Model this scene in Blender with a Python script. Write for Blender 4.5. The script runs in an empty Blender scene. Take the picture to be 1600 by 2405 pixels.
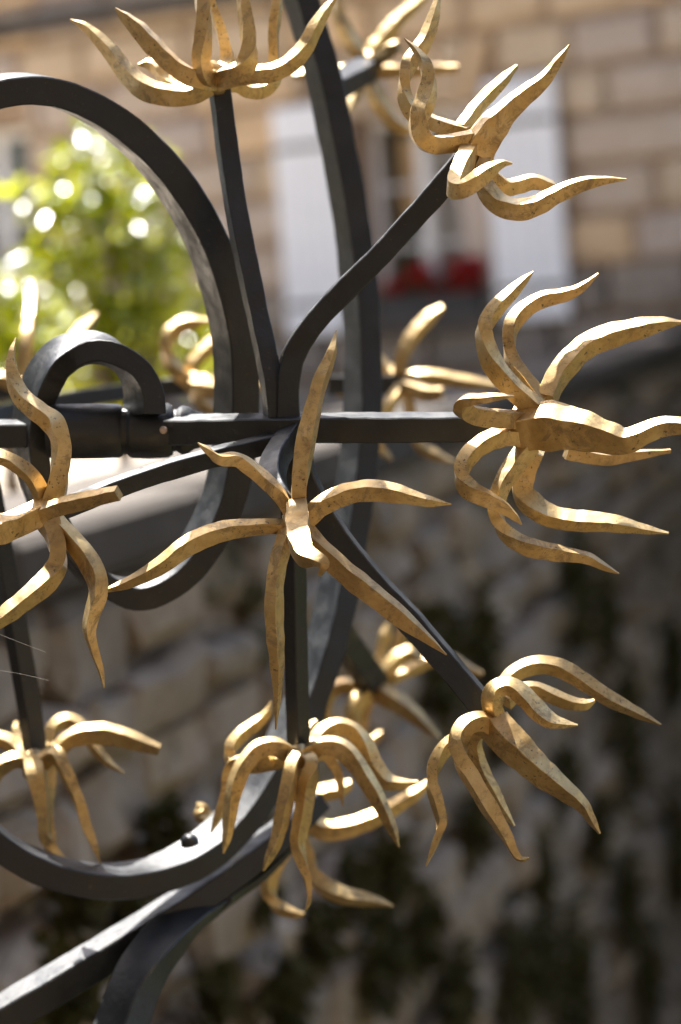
import bpy, bmesh, math, random
from mathutils import Vector, Matrix, noise
random.seed(7)
R = math.radians
sc = bpy.context.scene
col = sc.collection

# ------------------------------------------------------------------ camera
EYE = Vector((0, 0, 1.6))
FOCUS = 1.77                      # metres to the sharp finial
LENS, SENS = 85.0, 36.0
PW, PH = 1600.0, 2405.0
FPX = LENS / SENS * PH
ROLL = R(4.5)
HORIZON = 715.0
PITCH = math.atan((PH / 2 - HORIZON) / FPX)
cam = bpy.data.cameras.new('camera')
cam.sensor_fit = 'VERTICAL'; cam.sensor_height = SENS; cam.sensor_width = 24.0
cam.lens = LENS; cam.clip_start = 0.05; cam.clip_end = 500
cam.dof.use_dof = True; cam.dof.focus_distance = FOCUS * 1.0; cam.dof.aperture_fstop = 4.2
camo = bpy.data.objects.new('camera', cam); col.objects.link(camo)
CM = (Matrix.Translation(EYE) @ Matrix.Rotation(R(90) - PITCH, 4, 'X') @ Matrix.Rotation(-ROLL, 4, 'Z'))
camo.matrix_world = CM
sc.camera = camo

# ------------------------------------------------------------------ light
SUN_AZ = Vector((-0.43, 0.90)).normalized()
SUN_EL = R(58)
to_sun = Vector((SUN_AZ.x * math.cos(SUN_EL), SUN_AZ.y * math.cos(SUN_EL), math.sin(SUN_EL)))
w = bpy.data.worlds.new('World'); sc.world = w; w.use_nodes = True
nt = w.node_tree; nt.nodes.clear()
sky = nt.nodes.new('ShaderNodeTexSky'); sky.sky_type = 'NISHITA'; sky.sun_disc = False
sky.sun_elevation = SUN_EL; sky.sun_rotation = math.atan2(SUN_AZ.x, SUN_AZ.y)
sky.dust_density = 2.6; sky.ozone_density = 0.4
bg = nt.nodes.new('ShaderNodeBackground'); bg.inputs['Strength'].default_value = 0.085
wo = nt.nodes.new('ShaderNodeOutputWorld')
nt.links.new(sky.outputs[0], bg.inputs[0]); nt.links.new(bg.outputs[0], wo.inputs[0])
sun = bpy.data.lights.new('sun', 'SUN'); sun.energy = 5.0; sun.angle = R(0.53); sun.color = (1.0, 0.97, 0.91)
suno = bpy.data.objects.new('sun', sun); col.objects.link(suno)
suno.rotation_euler = (-to_sun).to_track_quat('-Z', 'Y').to_euler(); suno.location = (-6, 4, 9)
sc.view_settings.view_transform = 'Standard'; sc.view_settings.look = 'None'
sc.view_settings.exposure = 2.0; sc.view_settings.gamma = 1.0
sc.cycles.use_denoising = True
sc.cycles.max_bounces = 8

# ------------------------------------------------------------------ helpers
def C(px, py, d, dz=0.0):
    """photo position + relative distance -> camera-space point (metres); dz moves towards the viewer in photo pixels at that distance"""
    dd = d * FOCUS
    dd -= dz * dd / FPX
    return Vector(((px - PW / 2) / FPX * dd, -(py - PH / 2) / FPX * dd, -dd))
def W(v): return CM @ v
CR = CM.to_3x3()
def pxm(d): return d * FOCUS / FPX

def mat(name):
    m = bpy.data.materials.new(name); m.use_nodes = True
    t = m.node_tree; t.nodes.clear()
    o = t.nodes.new('ShaderNodeOutputMaterial'); p = t.nodes.new('ShaderNodeBsdfPrincipled')
    t.links.new(p.outputs[0], o.inputs[0])
    return m, t, p, o
def node(t, typ, **kw):
    n = t.nodes.new(typ)
    for k, v in kw.items():
        if k in n.inputs: n.inputs[k].default_value = v
        else: setattr(n, k, v)
    return n
def ramp(t, src, stops):
    r = t.nodes.new('ShaderNodeValToRGB'); t.links.new(src, r.inputs[0])
    e = r.color_ramp.elements
    while len(e) > 1: e.remove(e[-1])
    e[0].position, e[0].color = stops[0][0], (*stops[0][1], 1)
    for p, c in stops[1:]:
        q = e.new(p); q.color = (*c, 1)
    return r
def coords(t, kind='pos', scale=(1, 1, 1)):
    if kind == 'pos':
        s = t.nodes.new('ShaderNodeNewGeometry').outputs['Position']
    else:
        s = t.nodes.new('ShaderNodeTexCoord').outputs['Object']
    mp = t.nodes.new('ShaderNodeMapping'); mp.inputs['Scale'].default_value = scale
    t.links.new(s, mp.inputs[0]); return mp.outputs[0]
def noise_n(t, vec, scale, detail=4, rough=0.55):
    n = node(t, 'ShaderNodeTexNoise', Scale=scale, Detail=detail, Roughness=rough); t.links.new(vec, n.inputs['Vector']); return n
def mixc(t, fac, a, b, blend='MIX'):
    m = t.nodes.new('ShaderNodeMix'); m.data_type = 'RGBA'; m.blend_type = blend
    for s, i in ((fac, 0), (a, 6), (b, 7)):
        if hasattr(s, 'links') or hasattr(s, 'is_linked'): t.links.new(s, m.inputs[i])
        elif i == 0: m.inputs[0].default_value = s
        else: m.inputs[i].default_value = (*s, 1)
    return m.outputs[2]
def bump(t, p, h, strength, dist):
    b = node(t, 'ShaderNodeBump', Strength=strength, Distance=dist); t.links.new(h, b.inputs['Height']); t.links.new(b.outputs[0], p.inputs['Normal'])

# ---- gilded iron
def make_gold():
    m, t, p, o = mat('worn gilding')
    v = coords(t)
    oi = t.nodes.new('ShaderNodeObjectInfo')
    big = noise_n(t, v, 40, 6, 0.7)
    base = ramp(t, big.outputs[0], [(0.28, (0.40, 0.26, 0.09)), (0.50, (0.60, 0.41, 0.15)), (0.72, (0.72, 0.55, 0.28))])
    ov = ramp(t, oi.outputs['Random'], [(0, (0.80, 0.76, 0.70)), (1, (1.08, 1.08, 1.08))])
    c0 = mixc(t, 1.0, base.outputs[0], ov.outputs[0], 'MULTIPLY')
    # patches where the leaf has gone dull and brown
    pat = noise_n(t, v, 52, 9, 0.82); pat.inputs['Distortion'].default_value = 0.8
    pr = ramp(t, pat.outputs[0], [(0, (0, 0, 0)), (0.51, (0, 0, 0)), (0.59, (0.6, 0.6, 0.6)), (1, (0.9, 0.9, 0.9))])
    c1 = mixc(t, pr.outputs[0], c0, (0.215, 0.145, 0.062))
    # pits and scratches
    spots = noise_n(t, v, 300, 4, 0.7)
    sr = ramp(t, spots.outputs[0], [(0.0, (0, 0, 0)), (0.60, (0, 0, 0)), (0.65, (1, 1, 1)), (1, (1, 1, 1))])
    area = noise_n(t, v, 30, 2, 0.5)
    ar = ramp(t, area.outputs[0], [(0.0, (0.0, 0.0, 0.0)), (0.42, (0.1, 0.1, 0.1)), (0.60, (1, 1, 1)), (1, (1, 1, 1))])
    mul = node(t, 'ShaderNodeMath', operation='MULTIPLY'); t.links.new(sr.outputs[0], mul.inputs[0]); t.links.new(ar.outputs[0], mul.inputs[1])
    c = mixc(t, mul.outputs[0], c1, (0.035, 0.026, 0.018))
    t.links.new(c, p.inputs['Base Color'])
    p.inputs['Metallic'].default_value = 0.85; p.inputs['Coat Weight'].default_value = 0.8; p.inputs['Coat IOR'].default_value = 1.65
    for sock, lo, hi in (('Roughness', 0.36, 0.60), ('Coat Roughness', 0.32, 0.52)):
        rr = node(t, 'ShaderNodeMapRange'); t.links.new(pat.outputs[0], rr.inputs[0])
        rr.inputs[1].default_value = 0.38; rr.inputs[2].default_value = 0.62; rr.inputs[3].default_value = lo; rr.inputs[4].default_value = hi
        t.links.new(rr.outputs[0], p.inputs[sock])
    hm = noise_n(t, v, 120, 8, 0.78)
    b1 = node(t, 'ShaderNodeBump', Strength=0.6, Distance=0.0008); t.links.new(hm.outputs[0], b1.inputs['Height'])
    dn = node(t, 'ShaderNodeTexVoronoi', Scale=130.0); dn.feature = 'SMOOTH_F1'; t.links.new(v, dn.inputs['Vector'])
    b2 = node(t, 'ShaderNodeBump', Strength=0.5, Distance=0.0006); t.links.new(dn.outputs['Distance'], b2.inputs['Height']); t.links.new(b1.outputs[0], b2.inputs['Normal'])
    t.links.new(b2.outputs[0], p.inputs['Normal']); t.links.new(b2.outputs[0], p.inputs['Coat Normal'])
    return m
def make_iron():
    m, t, p, o = mat('dark painted iron')
    v = coords(t)
    a = noise_n(t, v, 45, 5, 0.6)
    b = ramp(t, a.outputs[0], [(0.3, (0.009, 0.0105, 0.013)), (0.55, (0.013, 0.015, 0.018)), (0.75, (0.023, 0.024, 0.026))])
    sp = noise_n(t, v, 260, 4, 0.7)
    sr = ramp(t, sp.outputs[0], [(0, (0, 0, 0)), (0.64, (0, 0, 0)), (0.70, (1, 1, 1)), (1, (1, 1, 1))])
    c = mixc(t, sr.outputs[0], b.outputs[0], (0.07, 0.05, 0.036))
    t.links.new(c, p.inputs['Base Color'])
    p.inputs['IOR'].default_value = 1.5
    rr = node(t, 'ShaderNodeMapRange'); t.links.new(a.outputs[0], rr.inputs[0])
    rr.inputs[1].default_value = 0.35; rr.inputs[2].default_value = 0.65; rr.inputs[3].default_value = 0.32; rr.inputs[4].default_value = 0.56
    t.links.new(rr.outputs[0], p.inputs['Roughness'])
    hm = noise_n(t, v, 120, 6, 0.65)
    bump(t, p, hm.outputs[0], 0.6, 0.0010)
    return m
GOLD, IRON = make_gold(), make_iron()

def plain(name, colr, rough=0.7, var=0.15, scale=8.0, spec=0.5, obj_rand=0.0, bmp=0.0, bscale=40):
    m, t, p, o = mat(name)
    v = coords(t)
    n = noise_n(t, v, scale, 5, 0.6)
    lo = tuple(c * (1 - var) for c in colr); hi = tuple(min(1, c * (1 + var)) for c in colr)
    r = ramp(t, n.outputs[0], [(0.3, lo), (0.7, hi)])
    c = r.outputs[0]
    if obj_rand:
        oi = t.nodes.new('ShaderNodeObjectInfo')
        rr = ramp(t, oi.outputs['Random'], [(0, (1 - obj_rand,) * 3), (1, (1 + obj_rand * 0.6,) * 3)])
        c = mixc(t, 1.0, c, rr.outputs[0], 'MULTIPLY')
    t.links.new(c, p.inputs['Base Color'])
    p.inputs['Roughness'].default_value = rough; p.inputs['Specular IOR Level'].default_value = spec
    if bmp:
        h = noise_n(t, v, bscale, 6, 0.65); bump(t, p, h.outputs[0], 0.6, bmp)
    return m

# ---- object making
def link(o, parent=None):
    col.objects.link(o)
    if parent is not None: o.parent = parent
    return o
def tag(o, label=None, cat=None, group=None, kind=None):
    if label: o['label'] = label
    if cat: o['category'] = cat
    if group: o['group'] = group
    if kind: o['kind'] = kind
    return o
def wloc(o):
    v = Vector((0, 0, 0))
    while o is not None:
        v = v + o.location; o = o.parent
    return v
def empty(name, loc):
    o = bpy.data.objects.new(name, None); o.empty_display_size = 0.05
    o.location = loc; col.objects.link(o); return o
def mesh_obj(name, verts, faces, material, parent=None, origin=None, smooth=None):
    """verts in world space (unrotated parents)"""
    if origin is None:
        origin = sum(verts, Vector((0, 0, 0))) / len(verts)
    me = bpy.data.meshes.new(name)
    me.from_pydata([v - origin for v in verts], [], faces)
    me.materials.append(material)
    if smooth is not None:
        me.polygons.foreach_set('use_smooth', [True] * len(me.polygons))
        me.set_sharp_from_angle(angle=R(smooth))
    me.update()
    o = bpy.data.objects.new(name, me)
    o.location = origin - (wloc(parent) if parent is not None else Vector((0, 0, 0)))
    link(o, parent)
    return o
def box(name, lo, hi, material, parent=None, frame=None, bev=0.0):
    """chamfered box in a local frame (matrix) -> object"""
    fr = frame or Matrix.Identity(4)
    bm = bmesh.new(); bmesh.ops.create_cube(bm, size=1)
    lo, hi = Vector(lo), Vector(hi)
    for v in bm.verts:
        v.co = Vector([(lo[i] + hi[i]) / 2 + v.co[i] * (hi[i] - lo[i]) for i in range(3)])
    if bev:
        bmesh.ops.bevel(bm, geom=list(bm.edges), offset=bev, segments=1, affect='EDGES', profile=0.6)
    bm.verts.ensure_lookup_table()
    vs = [fr @ v.co for v in bm.verts]; fs = [[v.index for v in f.verts] for f in bm.faces]
    bm.free()
    return mesh_obj(name, vs, fs, material, parent)

# ---- forged tapered bar
def catmull(pts, n):
    """pts: list of tuples (Vector, scalars...) -> n resampled"""
    k = len(pts)
    seg = [0.0]
    for i in range(1, k): seg.append(seg[-1] + max(1e-6, (pts[i][0] - pts[i - 1][0]).length))
    L = seg[-1]; out = []
    j = 0
    for s in range(n):
        u = L * s / (n - 1)
        while j < k - 2 and u > seg[j + 1]: j += 1
        f = min(1, max(0, (u - seg[j]) / (seg[j + 1] - seg[j])))
        p0 = pts[max(0, j - 1)][0]; p1 = pts[j][0]; p2 = pts[j + 1][0]; p3 = pts[min(k - 1, j + 2)][0]
        d1 = seg[j + 1] - seg[j]
        m1 = (p2 - p0) / max(1e-6, (seg[j + 1] - seg[max(0, j - 1)])) * d1
        m2 = (p3 - p1) / max(1e-6, (seg[min(k - 1, j + 2)] - seg[j])) * d1
        f2, f3 = f * f, f * f * f
        p = p1 * (2 * f3 - 3 * f2 + 1) + m1 * (f3 - 2 * f2 + f) + p2 * (-2 * f3 + 3 * f2) + m2 * (f3 - f2)
        g = f * f * (3 - 2 * f) * 0.4 + f * 0.6
        out.append((p,) + tuple(a + (b - a) * g for a, b in zip(pts[j][1:], pts[j + 1][1:])))
    return out, L
def sweep(pts, ref, n=36, chamfer=0.14, rough=0.05, twist=0.0, seed=0, fixed=False, upv=None):
    """pts: (cam point, width, thickness). ref: camera-space width axis at the root.  returns world verts, faces"""
    ring, L = catmull(pts, n)
    verts, faces = [], []
    wv = ref.normalized()
    rnd = random.Random(seed)
    ph = [rnd.uniform(0, 100) for _ in range(6)]
    for i, (p, w_, t_) in enumerate(ring):
        a = ring[max(0, i - 1)][0]; b = ring[min(n - 1, i + 1)][0]
        T = (b - a).normalized()
        if fixed is True: wv = ref.normalized()
        elif fixed:
            f_ = max(0.0, min(1.0, (i / (n - 1) - fixed[1]) / (fixed[2] - fixed[1]))); f_ = f_ * f_ * (3 - 2 * f_)
            wv = (ref.normalized() * (1 - f_) + Vector(fixed[0]).normalized() * f_).normalized()
        wv = (wv - T * wv.dot(T)).normalized()
        tv = T.cross(wv)
        if upv is not None:
            c_ = upv - T * upv.dot(T)
            k_ = max(0.0, min(1.0, (c_.length - 0.30) / 0.35))
            if k_ > 0:
                c_.normalize()
                an = math.atan2(c_.dot(wv) * -1.0, c_.dot(tv))
                an = ((an + math.pi / 2) % math.pi - math.pi / 2) if i == 0 else ((an + math.pi / 4) % (math.pi / 2) - math.pi / 4)
                an *= k_ if i == 0 else k_ * 0.35
                wv = wv * math.cos(an) + tv * math.sin(an); tv = T.cross(wv)
        s = i / (n - 1)
        ang = twist * s + rough * 1.2 * noise.noise(Vector((s * 4, ph[4], 0)))
        wa = wv * math.cos(ang) + tv * math.sin(ang); ta = tv * math.cos(ang) - wv * math.sin(ang)
        q = L * s / 0.035
        hw = w_ / 2 * (1 + rough * 2.2 * noise.noise(Vector((q, ph[0], 0))) + rough * 1.5 * noise.noise(Vector((q * 3.4, ph[1], 3))))
        ht = t_ / 2 * (1 + rough * 2.2 * noise.noise(Vector((q, ph[2], 7))) + rough * 1.5 * noise.noise(Vector((q * 3.4, ph[3], 9))))
        cc = chamfer * min(hw, ht)
        off = p + wa * (rough * w_ * 0.35 * noise.noise(Vector((q * 1.3, ph[5], 1)))) + ta * (rough * t_ * 0.35 * noise.noise(Vector((q * 1.3, ph[5], 5))))
        for (sx, sy) in ((hw, ht - cc), (hw - cc, ht), (-hw + cc, ht), (-hw, ht - cc), (-hw, -ht + cc), (-hw + cc, -ht), (hw - cc, -ht), (hw, -ht + cc)):
            verts.append(W(off + wa * sx + ta * sy))
    for i in range(n - 1):
        for k in range(8):
            a = i * 8 + k; b = i * 8 + (k + 1) % 8
            faces.append((a, b, b + 8, a + 8))
    faces.append(tuple(range(7, -1, -1))); faces.append(tuple(range((n - 1) * 8, n * 8)))
    return verts, faces

def lerp_list(v, n):
    if not isinstance(v, (list, tuple)): return [float(v)] * n
    m = len(v); out = []
    for i in range(n):
        u = i * (m - 1) / max(1, n - 1); j = min(m - 2, int(u)); f = u - j
        out.append(v[j] + (v[j + 1] - v[j]) * f)
    return out
SEED = [100]
def bar(name, pts, d, w_, t_, ref, parent, material=IRON, n=40, chamfer=0.10, rough=0.03, dz=0, fixed=False, twist=0.0):
    k = len(pts)
    ds, ws, ts, zs = lerp_list(d, k), lerp_list(w_, k), lerp_list(t_, k), lerp_list(dz, k)
    P = [(C(x, y, ds[i], zs[i]), ws[i] * pxm(ds[i]), ts[i] * pxm(ds[i])) for i, (x, y) in enumerate(pts)]
    SEED[0] += 1
    v, f = sweep(P, Vector(ref), n, chamfer, rough, twist, SEED[0], fixed)
    return mesh_obj(name, v, f, material, parent, smooth=38)

WS = 0.98
def finial(hub, d, axis, prongs, parent, label, hubr=26, stem=None):
    """hub (px,py); prongs: (points, widths, dz list[, thickness ratio, twist deg])"""
    a = Vector(axis).normalized()
    hc = C(hub[0], hub[1], d)
    bm = bmesh.new(); bmesh.ops.create_icosphere(bm, subdivisions=2, radius=1)
    r = hubr * pxm(d)
    vs = []
    for v in bm.verts:
        c = v.co.copy(); k = 1 + 0.18 * noise.noise(c * 2.3 + Vector((hub[0], 0, 0)))
        c = c * k
        c = c + a * (a.dot(c)) * 0.35
        vs.append(W(hc + c * r))
    fs = [[v.index for v in f.verts] for f in bm.faces]; bm.free()
    h = mesh_obj('star_finial', vs, fs, GOLD, parent, origin=W(hc), smooth=40)
    if label: h['label'] = label
    for pr in prongs:
        pts, ws, dz = pr[0], pr[1], pr[2]
        tr = pr[3] if len(pr) > 3 else 0.82
        tw = R(pr[4]) if len(pr) > 4 else 0.0
        k = len(pts)
        wl, zl = lerp_list(ws, k), lerp_list(dz, k)
        P = []
        for i, (x, y) in enumerate(pts):
            if i == 0: wl[0] *= 1.3
            if i == 1: wl[1] *= 1.08
            P.append((C(x, y, d, zl[i]), wl[i] * WS * tr * 0.92 * pxm(d), wl[i] * WS * pxm(d)))
        cen = sum((q[0] for q in P), Vector((0, 0, 0))) / k - hc
        rad = cen - a * cen.dot(a)
        T0 = (P[1][0] - P[0][0]).normalized()
        if rad.length < 1e-4: rad = Vector((1, 0, 0))
        ref = a.cross(rad)
        if abs(ref.normalized().dot(T0)) > 0.9: ref = T0.cross(Vector((0, 0, 1)))
        SEED[0] += 1
        n = max(30, min(90, k * 8))
        rn = random.Random(SEED[0])
        be = R(pr[5] if len(pr) > 5 else rn.uniform(22, 42)); xj = rn.uniform(-0.25, 0.1)
        v, f = sweep(P, ref, n, 0.045, 0.075, tw, SEED[0], False, Vector((xj, math.cos(be), math.sin(be))).normalized())
        mesh_obj('prong', v, f, GOLD, h, smooth=38)
    return h
# ================================================================== SETTING
def ray(px, py):
    return (CR @ Vector(((px - PW / 2) / FPX, -(py - PH / 2) / FPX, -1.0)))
CMI = CM.inverted()
def project(v):
    c = CMI @ v
    return (PW / 2 + c.x / -c.z * FPX, PH / 2 - c.y / -c.z * FPX, -c.z)

# ---------------- materials of the setting
def stone_mat(name, cols, moss=0.0, rand=0.25, tint=False, bscale=26, rough=0.88, dark=0.5):
    m, t, p, o = mat(name)
    v = coords(t)
    n1 = noise_n(t, v, 5.5, 6, 0.62); n2 = noise_n(t, v, 24, 6, 0.7)
    r = ramp(t, n1.outputs[0], [(0.28, cols[0]), (0.5, cols[1]), (0.72, cols[2])])
    c = mixc(t, 0.55, r.outputs[0], ramp(t, n2.outputs[0], [(0.3, (dark,) * 3), (0.55, (1, 1, 1)), (0.8, (1.25,) * 3)]).outputs[0], 'MULTIPLY')
    oi = t.nodes.new('ShaderNodeObjectInfo')
    rr = ramp(t, oi.outputs['Random'], [(0, (1 - rand, 1 - rand, 1 - rand)), (0.5, (1, 0.97, 0.94)), (1, (1 + rand, 1 + rand * 0.75, 1 + rand * 0.4))])
    if tint:
        rr = ramp(t, oi.outputs['Random'], [(0, (0.84, 0.86, 0.98)), (0.35, (0.95, 0.95, 0.98)), (0.65, (1.0, 0.97, 0.90)), (1, (1.16, 1.03, 0.84))])
    c = mixc(t, 1.0, c, rr.outputs[0], 'MULTIPLY')
    if moss:
        n3 = noise_n(t, v, 3.2, 7, 0.68)
        k = ramp(t, n3.outputs[0], [(0, (0, 0, 0)), (0.60 - 0.14 * moss, (0, 0, 0)), (0.66 - 0.10 * moss, (1, 1, 1)), (1, (1, 1, 1))])
        c = mixc(t, k.outputs[0], c, (0.06, 0.052, 0.024))
        n4 = noise_n(t, v, 9, 5, 0.6)
        k2 = ramp(t, n4.outputs[0], [(0, (0, 0, 0)), (0.62, (0, 0, 0)), (0.7, (0.7, 0.7, 0.7)), (1, (0.7, 0.7, 0.7))])
        c = mixc(t, k2.outputs[0], c, (0.36, 0.35, 0.33))
    t.links.new(c, p.inputs['Base Color']); p.inputs['Roughness'].default_value = rough
    p.inputs['Specular IOR Level'].default_value = 0.3
    h = noise_n(t, v, bscale, 7, 0.7); bump(t, p, h.outputs[0], 0.8, 0.012)
    return m
ASHLAR = stone_mat('warm ashlar', [(0.46, 0.36, 0.255), (0.57, 0.46, 0.345), (0.63, 0.53, 0.42)], rand=0.13, tint=True, dark=0.8)
MORTAR = plain('brown mortar', (0.32, 0.225, 0.145), 0.95, 0.25, 12, 0.2)
PLINTH = stone_mat('shade-dark plinth stone', [(0.20, 0.175, 0.15), (0.28, 0.245, 0.21), (0.36, 0.315, 0.27)], rand=0.2, dark=0.6)  # plinth blocks; the darker tone paints in the shade at the house base
RUBBLE = stone_mat('mossy rubble stone', [(0.28, 0.22, 0.165), (0.38, 0.31, 0.24), (0.45, 0.38, 0.31)], moss=0.30, rand=0.20)
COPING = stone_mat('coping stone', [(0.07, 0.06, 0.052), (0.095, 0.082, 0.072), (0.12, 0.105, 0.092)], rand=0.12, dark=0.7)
EARTH = plain('dark earth and mortar', (0.27, 0.21, 0.155), 0.95, 0.4, 9, 0.2, bmp=0.02, bscale=20)
PAVE = plain('brown paving', (0.10, 0.072, 0.045), 0.85, 0.15, 3, 0.3, bmp=0.004, bscale=60)  # unseen terrace; dark brown tone tuned for the light it bounces up
GRASSG = plain('dark grassy ground', (0.06, 0.06, 0.03), 0.95, 0.35, 2, 0.2)
GRAVEL = plain('garden gravel', (0.62, 0.53, 0.42), 0.95, 0.12, 14, 0.2, bmp=0.01, bscale=50)
WHITE = plain('white painted wood', (0.82, 0.84, 0.88), 0.55, 0.03, 6, 0.4)
FRAMEW = plain('white window frame', (0.80, 0.80, 0.80), 0.5, 0.03, 6, 0.4)
CURT = plain('pale curtain', (0.66, 0.64, 0.64), 0.9, 0.05, 12, 0.2)
PANE_REFLECT = plain('tan blind', (0.62, 0.42, 0.24), 0.9, 0.1, 6, 0.2)  # painted stand-in for a tan building mirrored in the pane
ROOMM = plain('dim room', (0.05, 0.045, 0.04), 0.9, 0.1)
TILE = plain('brown roof tile', (0.20, 0.09, 0.055), 0.85, 0.25, 5)
PLANT = plain('dark planter', (0.03, 0.03, 0.032), 0.6, 0.2)
def glass():
    m, t, p, o = mat('window glass')
    t.nodes.remove(p)
    tr = node(t, 'ShaderNodeBsdfTransparent'); gl = node(t, 'ShaderNodeBsdfGlossy', Roughness=0.03)
    fr = node(t, 'ShaderNodeFresnel', IOR=1.5); mx = t.nodes.new('ShaderNodeMixShader')
    t.links.new(fr.outputs[0], mx.inputs[0]); t.links.new(tr.outputs[0], mx.inputs[1]); t.links.new(gl.outputs[0], mx.inputs[2]); t.links.new(mx.outputs[0], o.inputs[0])
    return m
GLASS = glass()
def leaf_mat(name, base, trans, rough=0.32, mixf=0.45, spec=0.5):
    m, t, p, o = mat(name)
    v = coords(t); n = noise_n(t, v, 14, 3, 0.5)
    r = ramp(t, n.outputs[0], [(0.3, tuple(c * 0.65 for c in base)), (0.7, tuple(c * 1.3 for c in base))])
    t.links.new(r.outputs[0], p.inputs['Base Color']); p.inputs['Roughness'].default_value = rough
    p.inputs['Specular IOR Level'].default_value = spec
    tr = t.nodes.new('ShaderNodeBsdfTranslucent')
    r2 = ramp(t, n.outputs[0], [(0.3, tuple(c * 0.7 for c in trans)), (0.7, trans)])
    t.links.new(r2.outputs[0], tr.inputs[0])
    mx = t.nodes.new('ShaderNodeMixShader'); mx.inputs[0].default_value = mixf
    t.links.new(p.outputs[0], mx.inputs[1]); t.links.new(tr.outputs[0], mx.inputs[2]); t.links.new(mx.outputs[0], o.inputs[0])
    return m
LEAF = leaf_mat('glossy green leaf', (0.06, 0.115, 0.005), (0.66, 0.68, 0.0), 0.24, 0.46, 1.0)
MOSS = leaf_mat('dark moss', (0.075, 0.066, 0.028), (0.09, 0.09, 0.02), 0.8, 0.2, 0.1)
GERL = leaf_mat('geranium leaf', (0.035, 0.07, 0.02), (0.12, 0.2, 0.03), 0.6, 0.25, 0.2)
GERF = leaf_mat('red petal', (0.42, 0.008, 0.018), (0.55, 0.015, 0.03), 0.6, 0.3, 0.2)
BARK = plain('bark', (0.09, 0.065, 0.045), 0.9, 0.3, 20)

# ---------------- ground sheets
def sheet(name, pts, z, material):
    o = mesh_obj(name, [Vector((x, y, z)) for x, y in pts], [tuple(range(len(pts)))], material, None, Vector((0, 0, z)))
    o['kind'] = 'structure'; return o
sheet('ground', [(-150, -150), (150, -150), (150, 150), (-150, 150)], -2.4, GRASSG)
o = box('terrace', (-15, -14, -2.39), (15, 0.95, 0.0), PAVE); o['kind'] = 'structure'

# ---------------- stone wall
WA = R(14.4)
WX = Vector((math.sin(WA), math.cos(WA), 0)); WY = Vector((-math.cos(WA), math.sin(WA), 0))
r_ = ray(280, 1185); r_ = r_ / math.hypot(r_.x, r_.y)
k_ = 3.8 / r_.y
WP = EYE + r_ * k_                       # on the coping's front top arris
WTOP = WP.z
WM = Matrix(((WX.x, WY.x, 0, WP.x), (WX.y, WY.y, 0, WP.y), (0, 0, 1, 0), (0, 0, 0, 1)))
WT = 0.36
wall = box('stone_wall', (-3.3, 0.05, -2.38), (10.6, WT - 0.03, WTOP - 0.10), EARTH, None, WM)
tag(wall, 'mossy grey rubble stone wall with pale coping running away behind the spiked grille', 'wall')
def chunk(lo, hi, ch, jit, rnd, bulge):
    vs, fs = [], []
    bm = bmesh.new(); bmesh.ops.create_cube(bm, size=1)
    for v in bm.verts:
        v.co = Vector([(lo[i] + hi[i]) / 2 + v.co[i] * (hi[i] - lo[i]) for i in range(3)])
        v.co += Vector([rnd.uniform(-jit, jit) for _ in range(3)])
    bmesh.ops.bevel(bm, geom=list(bm.edges), offset=ch, segments=1, affect='EDGES')
    for v in bm.verts:
        v.co += Vector((0, rnd.uniform(-bulge, bulge), 0)) + Vector([rnd.uniform(-jit, jit) * 0.4 for _ in range(3)])
    bm.verts.ensure_lookup_table()
    vs = [v.co.copy() for v in bm.verts]; fs = [[v.index for v in f.verts] for f in bm.faces]; bm.free()
    return vs, fs
rnd = random.Random(11)
cx = -3.3
while cx < 10.4:
    L = rnd.uniform(0.75, 1.1)
    vs, fs = chunk((cx + 0.006, -0.035, WTOP - 0.095), (cx + L - 0.006, WT, WTOP), 0.014, 0.005, rnd, 0.002)
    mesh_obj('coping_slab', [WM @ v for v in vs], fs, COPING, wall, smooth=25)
    cx += L
zt = WTOP - 0.10
stones = []
while zt > -2.3:
    h = rnd.uniform(0.09, 0.19)
    x = -2.6 + rnd.uniform(0, 0.3)
    while x < 10.2:
        L = rnd.uniform(0.14, 0.38) * (1.0 if x < 3 else 1.3)
        cen = WM @ Vector((x + L / 2, 0, zt - h / 2))
        px, py, dd = project(cen)
        if dd > 1 and -120 < px < 1720 and py < 2520:
            g = 0.005
            vs, fs = chunk((x + g, rnd.uniform(-0.03, 0.024), zt - h + g + rnd.uniform(0, 0.02)), (x + L - g, 0.12, zt - g - rnd.uniform(0, 0.02)), min(0.028, h * 0.2), 0.024, rnd, 0.018)
            stones.append((-(L * h) / (dd * dd * dd), [WM @ v for v in vs], fs))
        x += L
    zt -= h
stones.sort(key=lambda s_: s_[0])
for _, vs, fs in stones[:296]:
    mesh_obj('stone', vs, fs, RUBBLE, wall, smooth=20)
sv_, sf_ = [], []
for _, vs, fs in stones[296:]:
    b_ = len(sv_); sv_ += vs; sf_ += [[i + b_ for i in f] for f in fs]
if sv_:
    o = mesh_obj('distant_stones', sv_, sf_, RUBBLE, wall, smooth=20); o['kind'] = 'stuff'
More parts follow.
